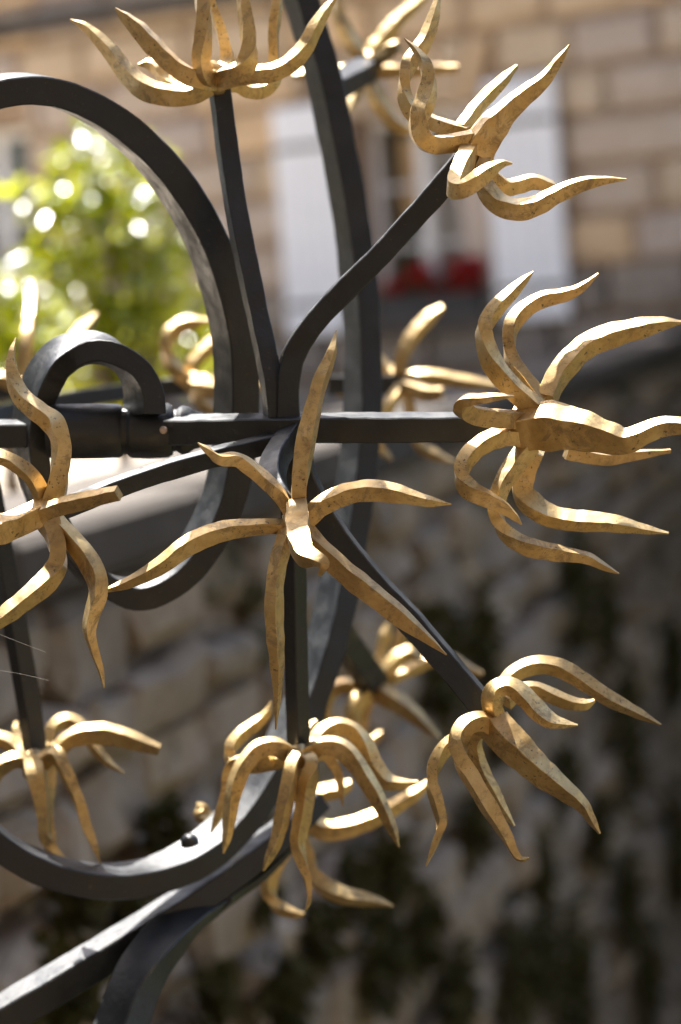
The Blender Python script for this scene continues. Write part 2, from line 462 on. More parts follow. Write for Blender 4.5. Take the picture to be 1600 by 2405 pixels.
# moss and creeping plants in the joints; wide right-hand patches also darken that end like shade
mv, mf = [], []
def leaf_quad(V, F, p, n, up, l, wd, fold=0.25):
    s = up.cross(n).normalized(); b = len(V)
    V += [p, p + up * l * 0.35 + s * wd * 0.5 + n * wd * fold, p + up * l * 0.75 + s * wd * 0.38 + n * wd * fold * 0.8, p + up * l,
          p + up * l * 0.75 - s * wd * 0.38 + n * wd * fold * 0.8, p + up * l * 0.35 - s * wd * 0.5 + n * wd * fold, p + up * l * 0.5]
    F += [(b, b + 1, b + 6), (b + 1, b + 2, b + 6), (b + 2, b + 3, b + 6), (b + 3, b + 4, b + 6), (b + 4, b + 5, b + 6), (b + 5, b, b + 6)]
patches = [(1010, 1570, .16), (1100, 1500, .14), (1330, 1400, .26), (1400, 1450, .2), (880, 2040, .09), (960, 2180, .12), (1240, 2050, .12),
           (860, 2240, .14), (380, 2120, .04), (250, 2160, .05), (120, 2110, .05), (560, 2110, .05), (450, 2330, .05), (1180, 2300, .16), (1450, 2120, .2), (1500, 2300, .22),
           (1560, 1560, .22), (1300, 1820, .12), (1080, 1950, .1), (700, 2200, .08), (330, 1960, .05), (1380, 1950, .14), (90, 2330, .08), (1250, 2260, .16),
           (620, 2330, .08), (1040, 2330, .12), (790, 2080, .07), (520, 1900, .05), (1140, 1720, .1), (940, 1480, .07), (1450, 1720, .3), (1570, 2000, .3), (1330, 2330, .3)]
for (px, py, rr) in patches:
    rv = ray(px, py); den = rv.dot(-WY); tt = (WP - EYE).dot(-WY) / den
    P0 = EYE + rv * tt
    for i in range(int(170 * rr / 0.12)):
        a = rnd.uniform(0, 6.283); q = rr * math.sqrt(rnd.random()) * rnd.uniform(0.5, 1.15)
        p = P0 + WX * math.cos(a) * q * 1.25 + Vector((0, 0, math.sin(a) * q)) - WY * rnd.uniform(0.0, 0.05)
        up = (Vector((0, 0, rnd.uniform(-1, 0.5))) + WX * rnd.uniform(-1, 1) - WY * rnd.uniform(0.1, 0.9)).normalized()
        nn = (-WY + Vector((rnd.uniform(-.6, .6), rnd.uniform(-.6, .6), rnd.uniform(-.2, .8)))).normalized()
        leaf_quad(mv, mf, p, nn, up, rnd.uniform(0.03, 0.06), rnd.uniform(0.018, 0.035))
mo = mesh_obj('moss', mv, mf, MOSS, None, WP.copy())
tag(mo, 'dark green moss and creeping plants clinging to the stone wall', 'moss', kind='stuff')

# garden behind the wall
gp = [WM @ Vector((-3.2, WT - 0.06, 0)), WM @ Vector((10.5, WT - 0.06, 0)), WM @ Vector((14, 10, 0)), WM @ Vector((20, 40, 0)), WM @ Vector((-3.2, 40, 0))]
gz = WTOP - 0.42
n_ = len(gp)
o = mesh_obj('garden', [Vector((p.x, p.y, gz)) for p in gp] + [Vector((p.x, p.y, -2.38)) for p in gp],
             [tuple(range(n_))] + [tuple((i, i + n_, (i + 1) % n_ + n_, (i + 1) % n_)) for i in range(n_)], GRAVEL)
o['kind'] = 'structure'

# ---------------- building
FA = R(30)
FU = Vector((math.cos(FA), -math.sin(FA), 0)); FN = Vector((math.sin(FA), math.cos(FA), 0))   # FN points into the building
r_ = ray(800, 715); FP = EYE + r_ * (15.5 / r_.y)
FM = Matrix(((FU.x, FN.x, 0, FP.x), (FU.y, FN.y, 0, FP.y), (0, 0, 1, 0), (0, 0, 0, 1)))
def fac(px, py):
    rv = ray(px, py); tt = (FP - EYE).dot(FN) / rv.dot(FN); p = EYE + rv * tt - FP
    return p.dot(FU), p.z + FP.z
bld = empty('stone_house', FP + Vector((0, 0, gz - FP.z)))
tag(bld, 'tan ashlar stone house with white shuttered window, out of focus in the background', 'house')
sL0, _ = fac(668, 500); sL1, _ = fac(815, 500); sR0, _ = fac(1163, 500); sR1, _ = fac(1333, 500)
_, sT = fac(1250, 180); _, sB = fac(1250, 752)
oL, _ = fac(838, 500); oR, _ = fac(1088, 500)
_, oT = fac(960, 262); _, oB = fac(1000, 742)
# second window far left
o2R, _ = fac(62, 430); o2L = o2R - 0.75
_, o2T = fac(0, 300); _, o2B = fac(0, 640)
BACK = 0.05
# wall slabs round the openings
zb, ztop = gz - 0.2, 6.8
xs = [-7.5, o2L, o2R, oL, oR, 6.2]
for i in range(5):
    a, b = xs[i], xs[i + 1]
    if i == 1:
        box('wall', (a, BACK, zb), (b, 0.5, o2B), MORTAR, bld, FM); box('wall', (a, BACK, o2T), (b, 0.5, ztop), MORTAR, bld, FM)
    elif i == 3:
        box('wall', (a, BACK, zb), (b, 0.5, oB), MORTAR, bld, FM); box('wall', (a, BACK, oT), (b, 0.5, ztop), MORTAR, bld, FM)
    else:
        box('wall', (a, BACK, zb), (b, 0.5, ztop), MORTAR, bld, FM)
for (a, b, y0, y1) in ((-7.5, -7.0, 0.5, 7), (5.7, 6.2, 0.5, 7), (-7.5, 6.2, 7, 7.5)):
    box('wall', (a, y0 + 0.001, zb), (b, y1, ztop), ASHLAR, bld, FM)
rv_ = [Vector(q) for q in ((-7.9, -0.5, ztop), (6.6, -0.5, ztop), (6.6, 8, ztop), (-7.9, 8, ztop), (-6, 3.7, ztop + 2.4), (4.7, 3.7, ztop + 2.4))]
mesh_obj('roof', [FM @ v for v in rv_], [(0, 1, 5, 4), (1, 2, 5), (2, 3, 4, 5), (3, 0, 4), (3, 2, 1, 0)], TILE, bld)
# courses of ashlar
_, vref = fac(1450, 500)
CH = 0.297
plv = fac(1450, 700)[1]
arch_t = oT + 0.42
for r in range(-6, 9):
    v0 = vref + r * CH; v1 = v0 + CH
    u = -3.9 + rnd.uniform(0, 0.5)
    while u < 3.4:
        L = rnd.uniform(0.5, 0.86)
        segs = [(u, u + L)]
        for (a, b, q0, q1) in ((oL - 0.02, oR + 0.02, oB, oT), (o2L - 0.02, o2R + 0.02, o2B, o2T), (oL - 0.30, oR + 0.30, oT - 0.01, arch_t)):
            if v1 > q0 + 0.02 and v0 < q1 - 0.02:
                new = []
                for (s0, s1) in segs:
                    if s1 <= a or s0 >= b: new.append((s0, s1))
                    else:
                        if s0 < a: new.append((s0, a))
                        if s1 > b: new.append((b, s1))
                segs = new
        for (s0, s1) in segs:
            if s1 - s0 < 0.06: continue
            cen = FM @ Vector(((s0 + s1) / 2, 0, (v0 + v1) / 2))
            px, py, dd = project(cen)
            if -170 < px < 1770 and -110 < py < 1080:
                g = 0.02
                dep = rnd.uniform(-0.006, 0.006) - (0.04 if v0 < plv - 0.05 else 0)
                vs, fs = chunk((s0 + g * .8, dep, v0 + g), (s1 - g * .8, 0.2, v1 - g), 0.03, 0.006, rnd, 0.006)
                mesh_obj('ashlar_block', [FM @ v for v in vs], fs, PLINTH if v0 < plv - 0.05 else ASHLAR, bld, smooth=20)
        u += L
# flat arch of wedge stones over the window
nv = 7; aw = oR - oL + 0.6
for i in range(nv):
    b0 = oL - 0.12 + (oR - oL + 0.24) * i / nv; b1 = oL - 0.12 + (oR - oL + 0.24) * (i + 1) / nv
    t0 = oL - 0.29 + (aw - 0.02) * i / nv; t1 = oL - 0.29 + (aw - 0.02) * (i + 1) / nv
    g = 0.014; z0, z1 = oT + 0.005, arch_t - g
    q = [(b0 + g, z0), (b1 - g, z0), (t1 - g, z1), (t0 + g, z1)]
    vs = [Vector((x, 0.2, z)) for x, z in q] + [Vector((x, 0.012, z)) for x, z in q] + [Vector((x + (0.02 if j in (0, 3) else -0.02), -0.012, z + (0.02 if j < 2 else -0.02))) for j, (x, z) in enumerate(q)]
    fs = [(4 * k + j, 4 * k + (j + 1) % 4, 4 * k + 4 + (j + 1) % 4, 4 * k + 4 + j) for k in range(2) for j in range(4)] + [(8, 9, 10, 11), (3, 2, 1, 0)]
    mesh_obj('wedge_stone', [FM @ v for v in vs], fs, ASHLAR, bld)
# string course
sv = fac(200, 66)[1]
x = -4.2
while x < 3.2:
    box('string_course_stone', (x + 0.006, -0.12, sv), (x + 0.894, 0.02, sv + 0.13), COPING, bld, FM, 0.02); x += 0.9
# stone surround of the window, sill
box('window_surround', (oR + 0.004, -0.03, oB), (sR0 - 0.03, 0.22, oT - 0.002), ASHLAR, bld, FM, 0.012)
box('window_surround', (sL1 - 0.03, -0.03, oB), (oL - 0.004, 0.22, oT - 0.002), ASHLAR, bld, FM, 0.012)
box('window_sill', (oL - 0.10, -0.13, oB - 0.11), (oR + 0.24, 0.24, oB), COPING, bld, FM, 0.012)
# shutters: boards on a frame
for (a, b) in ((sL0, sL1), (sR0, sR1)):
    s = box('shutter', (a, -0.062, sB), (b, -0.036, sT), WHITE, bld, FM, 0.004)
    nb = 5
    for i in range(nb):
        box('board', (a + (b - a) * i / nb + 0.003, -0.075, sB + 0.012), (a + (b - a) * (i + 1) / nb - 0.003, -0.063, sT - 0.012), WHITE, s, FM, 0.003)
    for zz in (sB + 0.18, sT - 0.28):
        box('hinge', (a + 0.02, -0.083, zz), (b - 0.02, -0.0755, zz + 0.035), PLANT, s, FM)
# window with sashes
def window(u0, u1, z0, z1, curtain):
    wd = box('window', (u0 - 0.0, 0.24, z0), (u0 + 0.055, 0.31, z1), FRAMEW, bld, FM, 0.004)
    box('frame_rail', (u1 - 0.055, 0.24, z0), (u1, 0.31, z1), FRAMEW, wd, FM, 0.004)
    box('frame_rail', (u0 + 0.056, 0.24, z0), (u1 - 0.056, 0.31, z0 + 0.06), FRAMEW, wd, FM, 0.004)
    box('frame_rail', (u0 + 0.056, 0.24, z1 - 0.06), (u1 - 0.056, 0.31, z1), FRAMEW, wd, FM, 0.004)
    um = (u0 + u1) / 2
    box('mullion', (um - 0.045, 0.23, z0 + 0.061), (um + 0.045, 0.30, z1 - 0.061), FRAMEW, wd, FM, 0.004)
    nz = 3
    for sgn in (0, 1):
        a, b = (u0 + 0.056, um - 0.046) if sgn == 0 else (um + 0.046, u1 - 0.056)
        for i in range(nz):
            q0 = z0 + 0.061 + (z1 - z0 - 0.122) * i / nz; q1 = z0 + 0.061 + (z1 - z0 - 0.122) * (i + 1) / nz
            box('pane', (a + 0.002, 0.268, q0 + 0.014), (b - 0.002, 0.274, q1 - 0.014), GLASS, wd, FM)
            if i: box('glazing_bar', (a, 0.25, q0 - 0.013), (b, 0.295, q0 + 0.013), FRAMEW, wd, FM)
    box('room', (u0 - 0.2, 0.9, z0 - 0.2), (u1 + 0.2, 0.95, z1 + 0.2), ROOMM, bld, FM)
    if curtain:
        vs, fs = [], []
        a, b = um - 0.02, u1 + 0.02; n = 40
        for i in range(n + 1):
            x = a + (b - a) * i / n; y = 0.37 + 0.025 * math.sin(i * 1.5)
            vs += [FM @ Vector((x, y, z0)), FM @ Vector((x, y, z1 + 0.05))]
            if i: fs.append((2 * i - 2, 2 * i, 2 * i + 1, 2 * i - 1))
        mesh_obj('curtain', vs, fs, CURT, wd)
        box('pane_reflection', (u0 + 0.14, 0.36, z0 + 0.62), (um - 0.06, 0.365, z1 - 0.12), PANE_REFLECT, wd, FM)  # panel behind the left panes carries the painted reflection
window(oL + 0.003, oR - 0.003, oB + 0.002, oT - 0.003, True)
window(o2L + 0.003, o2R - 0.003, o2B + 0.002, o2T - 0.003, False)
# planter and geraniums on the sill
pu0, pu1 = fac(905, 690)[0], fac(1150, 690)[0]
pb = empty('planter_box', FM @ Vector(((pu0 + pu1) / 2, -0.02, oB)))
tag(pb, 'long dark planter box on the window sill of the stone house', 'planter')
box('trough', (pu0, -0.115, oB + 0.002), (pu1, 0.07, oB + 0.12), PLANT, pb, FM, 0.012)
box('rim', (pu0 - 0.012, -0.127, oB + 0.121), (pu1 + 0.012, 0.082, oB + 0.138), PLANT, pb, FM, 0.004)
gl = ['red geranium at the left end of the sill planter', 'tall deep red geranium second from the left in the sill planter', 'small leafy geranium third from the left in the sill planter', 'broad bright red geranium at the right end of the sill planter']
for gi, (px, py, rr, nf) in enumerate(((945, 678, 0.085, 22), (1003, 668, 0.095, 34), (1052, 670, 0.075, 11), (1108, 652, 0.13, 55))):
    gu, gv = fac(px, py)
    base = FM @ Vector((gu, -0.02, oB + 0.07))
    g = empty('geranium', base); tag(g, gl[gi], 'flower', 'geraniums in the sill planter')
    V, F = [], []
    for i in range(160):
        d_ = Vector((rnd.gauss(0, 1), rnd.gauss(0, 1), rnd.gauss(0, 1))).normalized() * rr * rnd.random() ** 0.4
        p = base + Vector((d_.x, d_.y, 0.06 + rr * 0.3 + d_.z * 0.7))
        leaf_quad(V, F, p, Vector((rnd.uniform(-1, 1), rnd.uniform(-1, 1), 1)).normalized(), Vector((rnd.uniform(-1, 1), rnd.uniform(-1, 1), rnd.uniform(-.4, .4))).normalized(), 0.05, 0.05)
    fo = mesh_obj('foliage', V, F, GERL, g); fo['kind'] = 'stuff'
    for i in range(nf):
        a = rnd.uniform(0, 6.283); q = rr * math.sqrt(rnd.random())
        c = base + FU * math.cos(a) * q * 1.1 - FN * (0.02 + abs(math.sin(a)) * q * 0.7) + Vector((0, 0, 0.07 + (0.08, 0.20, 0.05, 0.20)[gi] * rnd.random()))
        V, F = [], []
        for k in range(14):
            dd = Vector((rnd.gauss(0, 1), rnd.gauss(0, 1), rnd.gauss(0, 1))).normalized()
            upv = dd.orthogonal().normalized()
            leaf_quad(V, F, c + dd * 0.018, dd, upv, 0.026, 0.024)
        mesh_obj('blossom', V, F, GERF, g)

# ---------------- shrubs behind the wall
def shrub(name, zc, lobes, trunk_px, label, dens, seed, skip=None):
    rn = random.Random(seed)
    def at(px, py, z):
        rv = ray(px, py); return EYE + rv * (z / rv.y)
    base = at(trunk_px[0], trunk_px[1], zc); base = Vector((base.x, base.y, gz))
    root = empty(name, base); tag(root, label, 'shrub', 'shrubs behind the stone wall')
    bv, bf = [], []
    def tube(p0, p1, r0, r1):
        ax = (p1 - p0).normalized(); s = ax.orthogonal().normalized(); u = ax.cross(s); b = len(bv)
        for (p, r) in ((p0, r0), ((p0 + p1) / 2 + s * r0 * 1.2, (r0 + r1) / 2), (p1, r1)):
            for k in range(6):
                a = k * math.pi / 3; bv.append(p + (s * math.cos(a) + u * math.sin(a)) * r)
        for j in range(2):
            for k in range(6):
                bf.append((b + 6 * j + k, b + 6 * j + (k + 1) % 6, b + 6 * j + 6 + (k + 1) % 6, b + 6 * j + 6 + k))
    tv_top = base + Vector((0, 0, 0.35))
    tube(base, tv_top, 0.035, 0.026)
    V, F = [], []
    for (px, py, rpx, dz) in lobes:
        c = at(px, py, zc + dz); r = rpx * (zc + dz) / FPX
        tube(tv_top, c, 0.018, 0.006)
        n = int(dens * (r / 0.14) ** 2)
        for i in range(n):
            dv = Vector((rn.gauss(0, 1), rn.gauss(0, 1), rn.gauss(0, 1))).normalized()
            p = c + dv * r * (0.35 + 0.75 * rn.random() ** 0.6)
            nn = (dv * 0.4 + Vector((rn.uniform(-1.0, .7), rn.uniform(-1.2, .6), rn.uniform(-0.1, 1.2)))).normalized()
            if rn.random() < 0.52: nn = (Vector((-.06, -.44, .9)) + Vector((rn.gauss(0, .36), rn.gauss(0, .36), rn.gauss(0, .22)))).normalized()
            up = (dv + Vector((rn.uniform(-.8, .8), rn.uniform(-.8, .8), rn.uniform(-.7, .5))))
            up = (up - nn * up.dot(nn)).normalized()
            l = rn.uniform(0.035, 0.08)
            leaf_quad(V, F, p, nn, up, l, l * rn.uniform(0.42, 0.6), 0.26)
    mesh_obj('trunk', bv, bf, BARK, root, base.copy())
    fo = mesh_obj('crown', V, F, LEAF, root, tv_top, smooth=80); fo['kind'] = 'stuff'
shrub('leafy_shrub', 6.2, [(235, 400, 105, 0), (300, 400, 90, .1), (170, 470, 90, 0), (70, 470, 50, -.05), (300, 520, 120, .1), (170, 580, 90, 0), (380, 560, 90, .05), (400, 680, 110, 0), (260, 680, 130, .15),
                           (180, 720, 100, -.1), (330, 810, 130, .1), (220, 860, 120, 0), (430, 800, 90, .2), (140, 640, 60, 0)], (280, 950), 'tall sunlit yellow-green shrub behind the curled iron scroll', 130, 3)
shrub('leafy_shrub', 5.9, [(15, 680, 70, 0), (40, 780, 85, 0), (-60, 760, 110, 0), (60, 880, 90, .1), (-40, 900, 110, 0), (110, 900, 70, .1)], (10, 960), 'low sunlit shrub at the left edge of the photo', 130, 9)

# ---------------- unseen house and trees, added only for their reflection, bounce and shade
hb = empty('added_dark_house', Vector((0, -4.2, 0)))  # added house out of view; darkens what the metal reflects
tag(hb, 'added dark brown house behind the camera, unseen, darkening reflections', 'house')
RENDER = plain('brown render', (0.06, 0.043, 0.029), 0.9, 0.12, 2, 0.2)
box('wall', (-14, -7, 0.01), (14, -1.6, 8.6), RENDER, hb)
rv_ = [Vector(q) for q in ((-14.4, -7.4, 8.6), (14.4, -7.4, 8.6), (14.4, -0.7, 8.6), (-14.4, -0.7, 8.6), (-12, -4.2, 11), (12, -4.2, 11))]
mesh_obj('roof', rv_, [(3, 2, 5, 4), (0, 3, 4), (1, 0, 4, 5), (2, 1, 5), (0, 1, 2, 3)], TILE, hb)
for u in (-8, -5, -2, 1, 4, 7):
    for z in (1.0, 4.6):
        wv = box('window', (u, -1.62, z), (u + 1.0, -1.58, z + 1.6), FRAMEW, hb)
        box('pane', (u + 0.08, -1.579, z + 0.08), (u + 0.92, -1.572, z + 1.52), ROOMM, wv)

tt_ = [(Vector((-1.65, 11.7, 9.2)), 1.0), (Vector((-1.4, 12.9, 9.2)), 1.1), (Vector((-1.0, 14.2, 9.2)), 1.1), (Vector((-0.7, 15.4, 9.3)), 1.0), (Vector((-2.6, 13.8, 8.9)), 1.1)]
DLEAF = leaf_mat('dark tree leaf', (0.03, 0.045, 0.014), (0.06, 0.09, 0.01), 0.5, 0.2, 0.3)
rn = random.Random(21)
for ti, (tx, ty, lab) in enumerate(((-4.6, 2.6, 'added unseen tree on the left, darkening reflections, nearest the terrace'), (-5.2, 6.0, 'added unseen tree on the left, darkening reflections, the middle one of three'), (-6.0, 9.6, 'added unseen tree on the left, darkening reflections, nearest the stone house'))):
    b0 = Vector((tx, ty, gz)); b1 = b0 + Vector((0, 0.1, 1.4))
    tr = empty('added_left_tree', b0); tag(tr, lab, 'tree', 'added trees unseen on the left')  # added trees out of view; darken reflections from the left
    tv, tf, cv, cf = [], [], [], []
    def limb(p0, p1, r0, r1):
        ax = (p1 - p0).normalized(); s = ax.orthogonal().normalized(); u = ax.cross(s); b = len(tv)
        for (p, r) in ((p0, r0), ((p0 + p1) / 2 + s * r0, (r0 + r1) / 2), (p1, r1)):
            for k in range(8):
                a = k * math.pi / 4; tv.append(p + (s * math.cos(a) + u * math.sin(a)) * r)
        for j in range(2):
            for k in range(8): tf.append((b + 8 * j + k, b + 8 * j + (k + 1) % 8, b + 8 * j + 8 + (k + 1) % 8, b + 8 * j + 8 + k))
    limb(b0, b1, 0.16, 0.12)
    for k in range(9):
        c = b0 + Vector((rn.uniform(-1.0, 1.0), rn.uniform(-1.4, 1.4), 0.7 + 0.5 * k)); r = 1.35 - 0.06 * k
        limb(b1, c, 0.06, 0.02)
        for i in range(300):
            dv = Vector((rn.gauss(0, 1), rn.gauss(0, 1), rn.gauss(0, 1))).normalized()
            nn = (dv + Vector((rn.uniform(-.7, .7), rn.uniform(-.7, .7), rn.uniform(-.2, .9)))).normalized()
            leaf_quad(cv, cf, c + dv * r * (0.5 + 0.55 * rn.random()), nn, nn.orthogonal().normalized(), rn.uniform(0.22, 0.36), rn.uniform(0.14, 0.24))
    mesh_obj('trunk', tv, tf, BARK, tr, b0.copy())
    fo = mesh_obj('crown', cv, cf, DLEAF, tr, b1.copy()); fo['kind'] = 'stuff'

tr = empty('added_shade_tree', Vector((-4.0, 14.6, gz)))  # added tree out of view; its crowns shade the far coping
tag(tr, 'added tall thin tree before the stone house, unseen, shading the far coping', 'tree')
tv, tf, cv, cf = [], [], [], []
b0 = Vector((-4.0, 14.6, gz)); b1 = b0 + Vector((0, 0.05, 4.6))
limb(b0, b1, 0.17, 0.12)
for c, r in tt_:
    limb(b1, c, 0.08, 0.02)
    for i in range(420):
        dv = Vector((rn.gauss(0, 1), rn.gauss(0, 1), rn.gauss(0, 1))).normalized()
        nn = (dv + Vector((rn.uniform(-.9, .9), rn.uniform(-.9, .9), rn.uniform(-.2, 1.2)))).normalized()
        leaf_quad(cv, cf, c + dv * r * (0.25 + 0.8 * rn.random()), nn, nn.orthogonal().normalized(), rn.uniform(0.2, 0.34), rn.uniform(0.13, 0.22))
mesh_obj('trunk', tv, tf, BARK, tr, b0.copy())
fo = mesh_obj('crown', cv, cf, DLEAF, tr, b1.copy()); fo['kind'] = 'stuff'

for ti, (tx, ty, lab) in enumerate(((4.9, 8.8, 'added unseen tree in the hollow on the right, darkening the wall, nearer the terrace'), (5.4, 12.0, 'added unseen tree in the hollow on the right, darkening the wall, nearer the house'))):
    b0 = Vector((tx, ty, -2.4)); b1 = b0 + Vector((0, 0.1, 2.0))
    tr = empty('added_right_tree', b0); tag(tr, lab, 'tree', 'added trees unseen in the hollow on the right')  # added trees out of view; keep sky light off the wall's right end
    tv, tf, cv, cf = [], [], [], []
    limb(b0, b1, 0.2, 0.14)
    for k in range(11):
        c = b0 + Vector((rn.uniform(-0.9, 0.9), rn.uniform(-1.5, 1.5), 0.9 + 0.62 * k)); r = 1.4 - 0.03 * k
        limb(b1, c, 0.06, 0.02)
        for i in range(280):
            dv = Vector((rn.gauss(0, 1), rn.gauss(0, 1), rn.gauss(0, 1))).normalized()
            nn = (dv + Vector((rn.uniform(-.7, .7), rn.uniform(-.7, .7), rn.uniform(-.2, .9)))).normalized()
            leaf_quad(cv, cf, c + dv * r * (0.5 + 0.55 * rn.random()), nn, nn.orthogonal().normalized(), rn.uniform(0.24, 0.38), rn.uniform(0.16, 0.26))
    mesh_obj('trunk', tv, tf, BARK, tr, b0.copy())
    fo = mesh_obj('crown', cv, cf, DLEAF, tr, b1.copy()); fo['kind'] = 'stuff'
# ================================================================== GRILLES
hubw = W(C(670, 1000, 1.06))
front = empty('iron_grille', Vector((hubw.x, hubw.y, -0.3)))
tag(front, 'black wrought iron grille with gilded star spikes, sharp in the foreground', 'grille')
rearw = W(C(850, 900, 1.35))
rear = empty('iron_grille', Vector((rearw.x, rearw.y, -0.3)))
tag(rear, 'black iron grille with small blurred gilded spikes, standing behind the sharp one', 'grille')
EX = (0.46, -0.22, 0.86)          # the scroll bands' own width direction
# ---- bars of the front grille
bar('bar', [(400, 1010), (640, 1006), (900, 1004), (1225, 1002)], [1.075, 1.05, 1.04, 1.03], 66, 60, (0, -0.26, 1), front, n=50, fixed=True)
bar('bar', [(-420, 1026), (-200, 1022), (60, 1018), (190, 1012)], 1.09, 60, 56, (0, -0.26, 1), front, n=20, fixed=True)
bar('bar', [(646, 990), (638, 900), (600, 715), (553, 480), (520, 240), (512, 165)], [1.05, 1.05, 1.06, 1.07, 1.08, 1.08], [46, 46, 46, 46, 46, 42], 44, (0.30, 0, 0.95), front, n=50, fixed=True)
bar('bar', [(676, 990), (676, 905), (690, 835), (735, 762), (800, 692), (880, 612), (965, 520), (1040, 435), (1100, 360)], [1.05, 1.05, 1.045, 1.035, 1.02], [50, 52, 54, 56, 58, 58, 56, 54, 50], 52, (0.15, 0, 1), front, n=60, fixed=True)
bar('bar', [(690, 1012), (664, 1050), (642, 1095), (646, 1140), (672, 1182), (694, 1215)], [1.045, 1.035, 1.02, 1.008, 1.0, 1.0], [54, 56, 54, 48, 40, 36], 46, (0.75, 0.1, 0.6), front, n=36)
bar('bar', [(672, 1032), (590, 1052), (480, 1080), (360, 1115), (250, 1154), (160, 1190), (110, 1205)], [1.045, 1.04, 1.03, 1.02, 1.01, 1.0, 0.995], [46, 44, 42, 42, 42, 40, 38], 42, (0, -0.30, 1), front, n=44)
bar('bar', [(700, 1060), (722, 1140), (790, 1258), (865, 1352), (960, 1455), (1060, 1570), (1168, 1700)], [1.05, 1.05, 1.05, 1.05, 1.05, 1.045, 1.04], [46, 52, 56, 58, 58, 58, 52], 56, (-0.14, -0.10, 1), front, n=50)
bar('bar', [(680, 1030), (684, 1120), (690, 1300), (695, 1520), (700, 1700), (702, 1785)], [1.06, 1.065, 1.08, 1.10, 1.115, 1.12], [42, 42, 42, 42, 40, 38], 42, (0.72, 0, 0.70), front, n=40)
bar('bar', [(-70, 930), (-40, 1080), (4, 1300), (42, 1500), (75, 1700), (86, 1800)], [1.14, 1.145, 1.16, 1.17, 1.18, 1.18], [44, 44, 44, 44, 42, 40], 44, (0.6, 0, 0.8), front, n=40)
# ---- turned barrel with collars
def lathe(name, prof, y, d, parent, material=IRON, seg=28):
    vs, fs = [], []
    k = pxm(d)
    for (x, r) in prof:
        c = C(x, y - 0.012 * (x - 200), d)
        for s in range(seg):
            a = 2 * math.pi * s / seg
            rr = r * k * (1 + 0.012 * noise.noise(Vector((x * 0.05, math.cos(a) * 2, math.sin(a) * 2))))
            vs.append(W(c + Vector((0, math.cos(a) * rr, math.sin(a) * rr))))
    for i in range(len(prof) - 1):
        for s in range(seg):
            fs.append((i * seg + s, i * seg + (s + 1) % seg, (i + 1) * seg + (s + 1) % seg, (i + 1) * seg + s))
    fs.append(tuple(range(seg - 1, -1, -1))); fs.append(tuple(range((len(prof) - 1) * seg, len(prof) * seg)))
    return mesh_obj(name, vs, fs, material, parent, smooth=32)
brl = lathe('barrel', [(112, 30), (113, 58), (122, 64), (180, 65), (240, 65), (280, 63), (288, 58)], 1013, 1.08, front)
lathe('collar', [(284, 55), (304, 55)], 1013, 1.08, brl)
lathe('collar', [(300, 50), (302, 58), (310, 64), (350, 66), (396, 64), (406, 58), (408, 48)], 1013, 1.08, brl)
lathe('collar', [(404, 50), (416, 50), (418, 52), (428, 58), (442, 56), (456, 46), (478, 40)], 1013, 1.08, brl)
def rivet(px, py, d, r, ax, parent, material=IRON):
    c = C(px, py, d); a = Vector(ax).normalized(); s = a.orthogonal().normalized(); u = a.cross(s); k = pxm(d)
    vs, fs = [], []; sg = 12
    for (h, q) in ((-0.3, 1.0), (0.25, 1.0), (0.6, 0.8), (0.85, 0.45)):
        for i in range(sg):
            t = 2 * math.pi * i / sg; vs.append(W(c + (a * h + (s * math.cos(t) + u * math.sin(t)) * q) * r * k))
    for j in range(3):
        for i in range(sg): fs.append((j * sg + i, j * sg + (i + 1) % sg, (j + 1) * sg + (i + 1) % sg, (j + 1) * sg + i))
    fs.append(tuple(range(3 * sg, 4 * sg)))
    return mesh_obj('rivet', vs, fs, material, parent, smooth=50)
rivet(384, 1010, 1.0655, 9, (0, 0.05, 1), front, plain('worn steel', (0.55, 0.42, 0.33), 0.4, 0.1, spec=0.6))
# ---- big scroll
bar('scroll', [(-110, 262), (-60, 233), (0, 214), (70, 208), (150, 224), (250, 275), (345, 355), (425, 455), (487, 570), (528, 690), (550, 800), (556, 900), (553, 1000), (543, 1100), (512, 1205), (455, 1305), (390, 1366), (310, 1394), (228, 1360), (158, 1280),
               (104, 1180), (76, 1080), (74, 985), (96, 905), (138, 846), (200, 822), (262, 832), (312, 870), (336, 920), (340, 975)],
    [1.05, 1.06, 1.08, 1.10, 1.115, 1.12, 1.115, 1.10, 1.085, 1.07, 1.07], [118, 118, 116, 112, 110, 108, 112, 124, 134, 136], [62, 66, 68, 70, 71, 67, 58, 51, 50, 52, 54, 54], EX, front, n=150, fixed=True, rough=0.02)
# ---- middle band sweeping from the top down and out to the lower left
bar('scroll', [(668, -120), (690, -50), (716, 30), (752, 150), (785, 300), (814, 450), (836, 600), (849, 750), (853, 900), (849, 1000), (840, 1100), (827, 1200), (810, 1300), (788, 1420), (755, 1540), (712, 1660), (655, 1780), (585, 1890), (510, 1975),
               (420, 2035), (310, 2066), (200, 2066), (90, 2036), (0, 1985), (-80, 1915)],
    [1.26, 1.26, 1.26, 1.25, 1.24, 1.22, 1.19, 1.15, 1.13], [96, 96, 98, 100, 104, 110, 112, 104, 90], [54, 54, 54, 54, 54, 54, 58, 62, 64], (0.40, -0.30, 0.86), rear, n=120, fixed=((0.25, -0.13, 0.95), 0.74, 0.88), rough=0.02)
bar('scroll', [(745, 1880), (690, 1932), (620, 1990), (520, 2066), (400, 2146), (260, 2234), (110, 2324), (-60, 2425)], [1.22, 1.20, 1.17, 1.14], [70, 80, 86, 90], [46, 54, 62, 70, 76], (0.12, -0.24, 0.95), rear, n=60, fixed=True, rough=0.02)
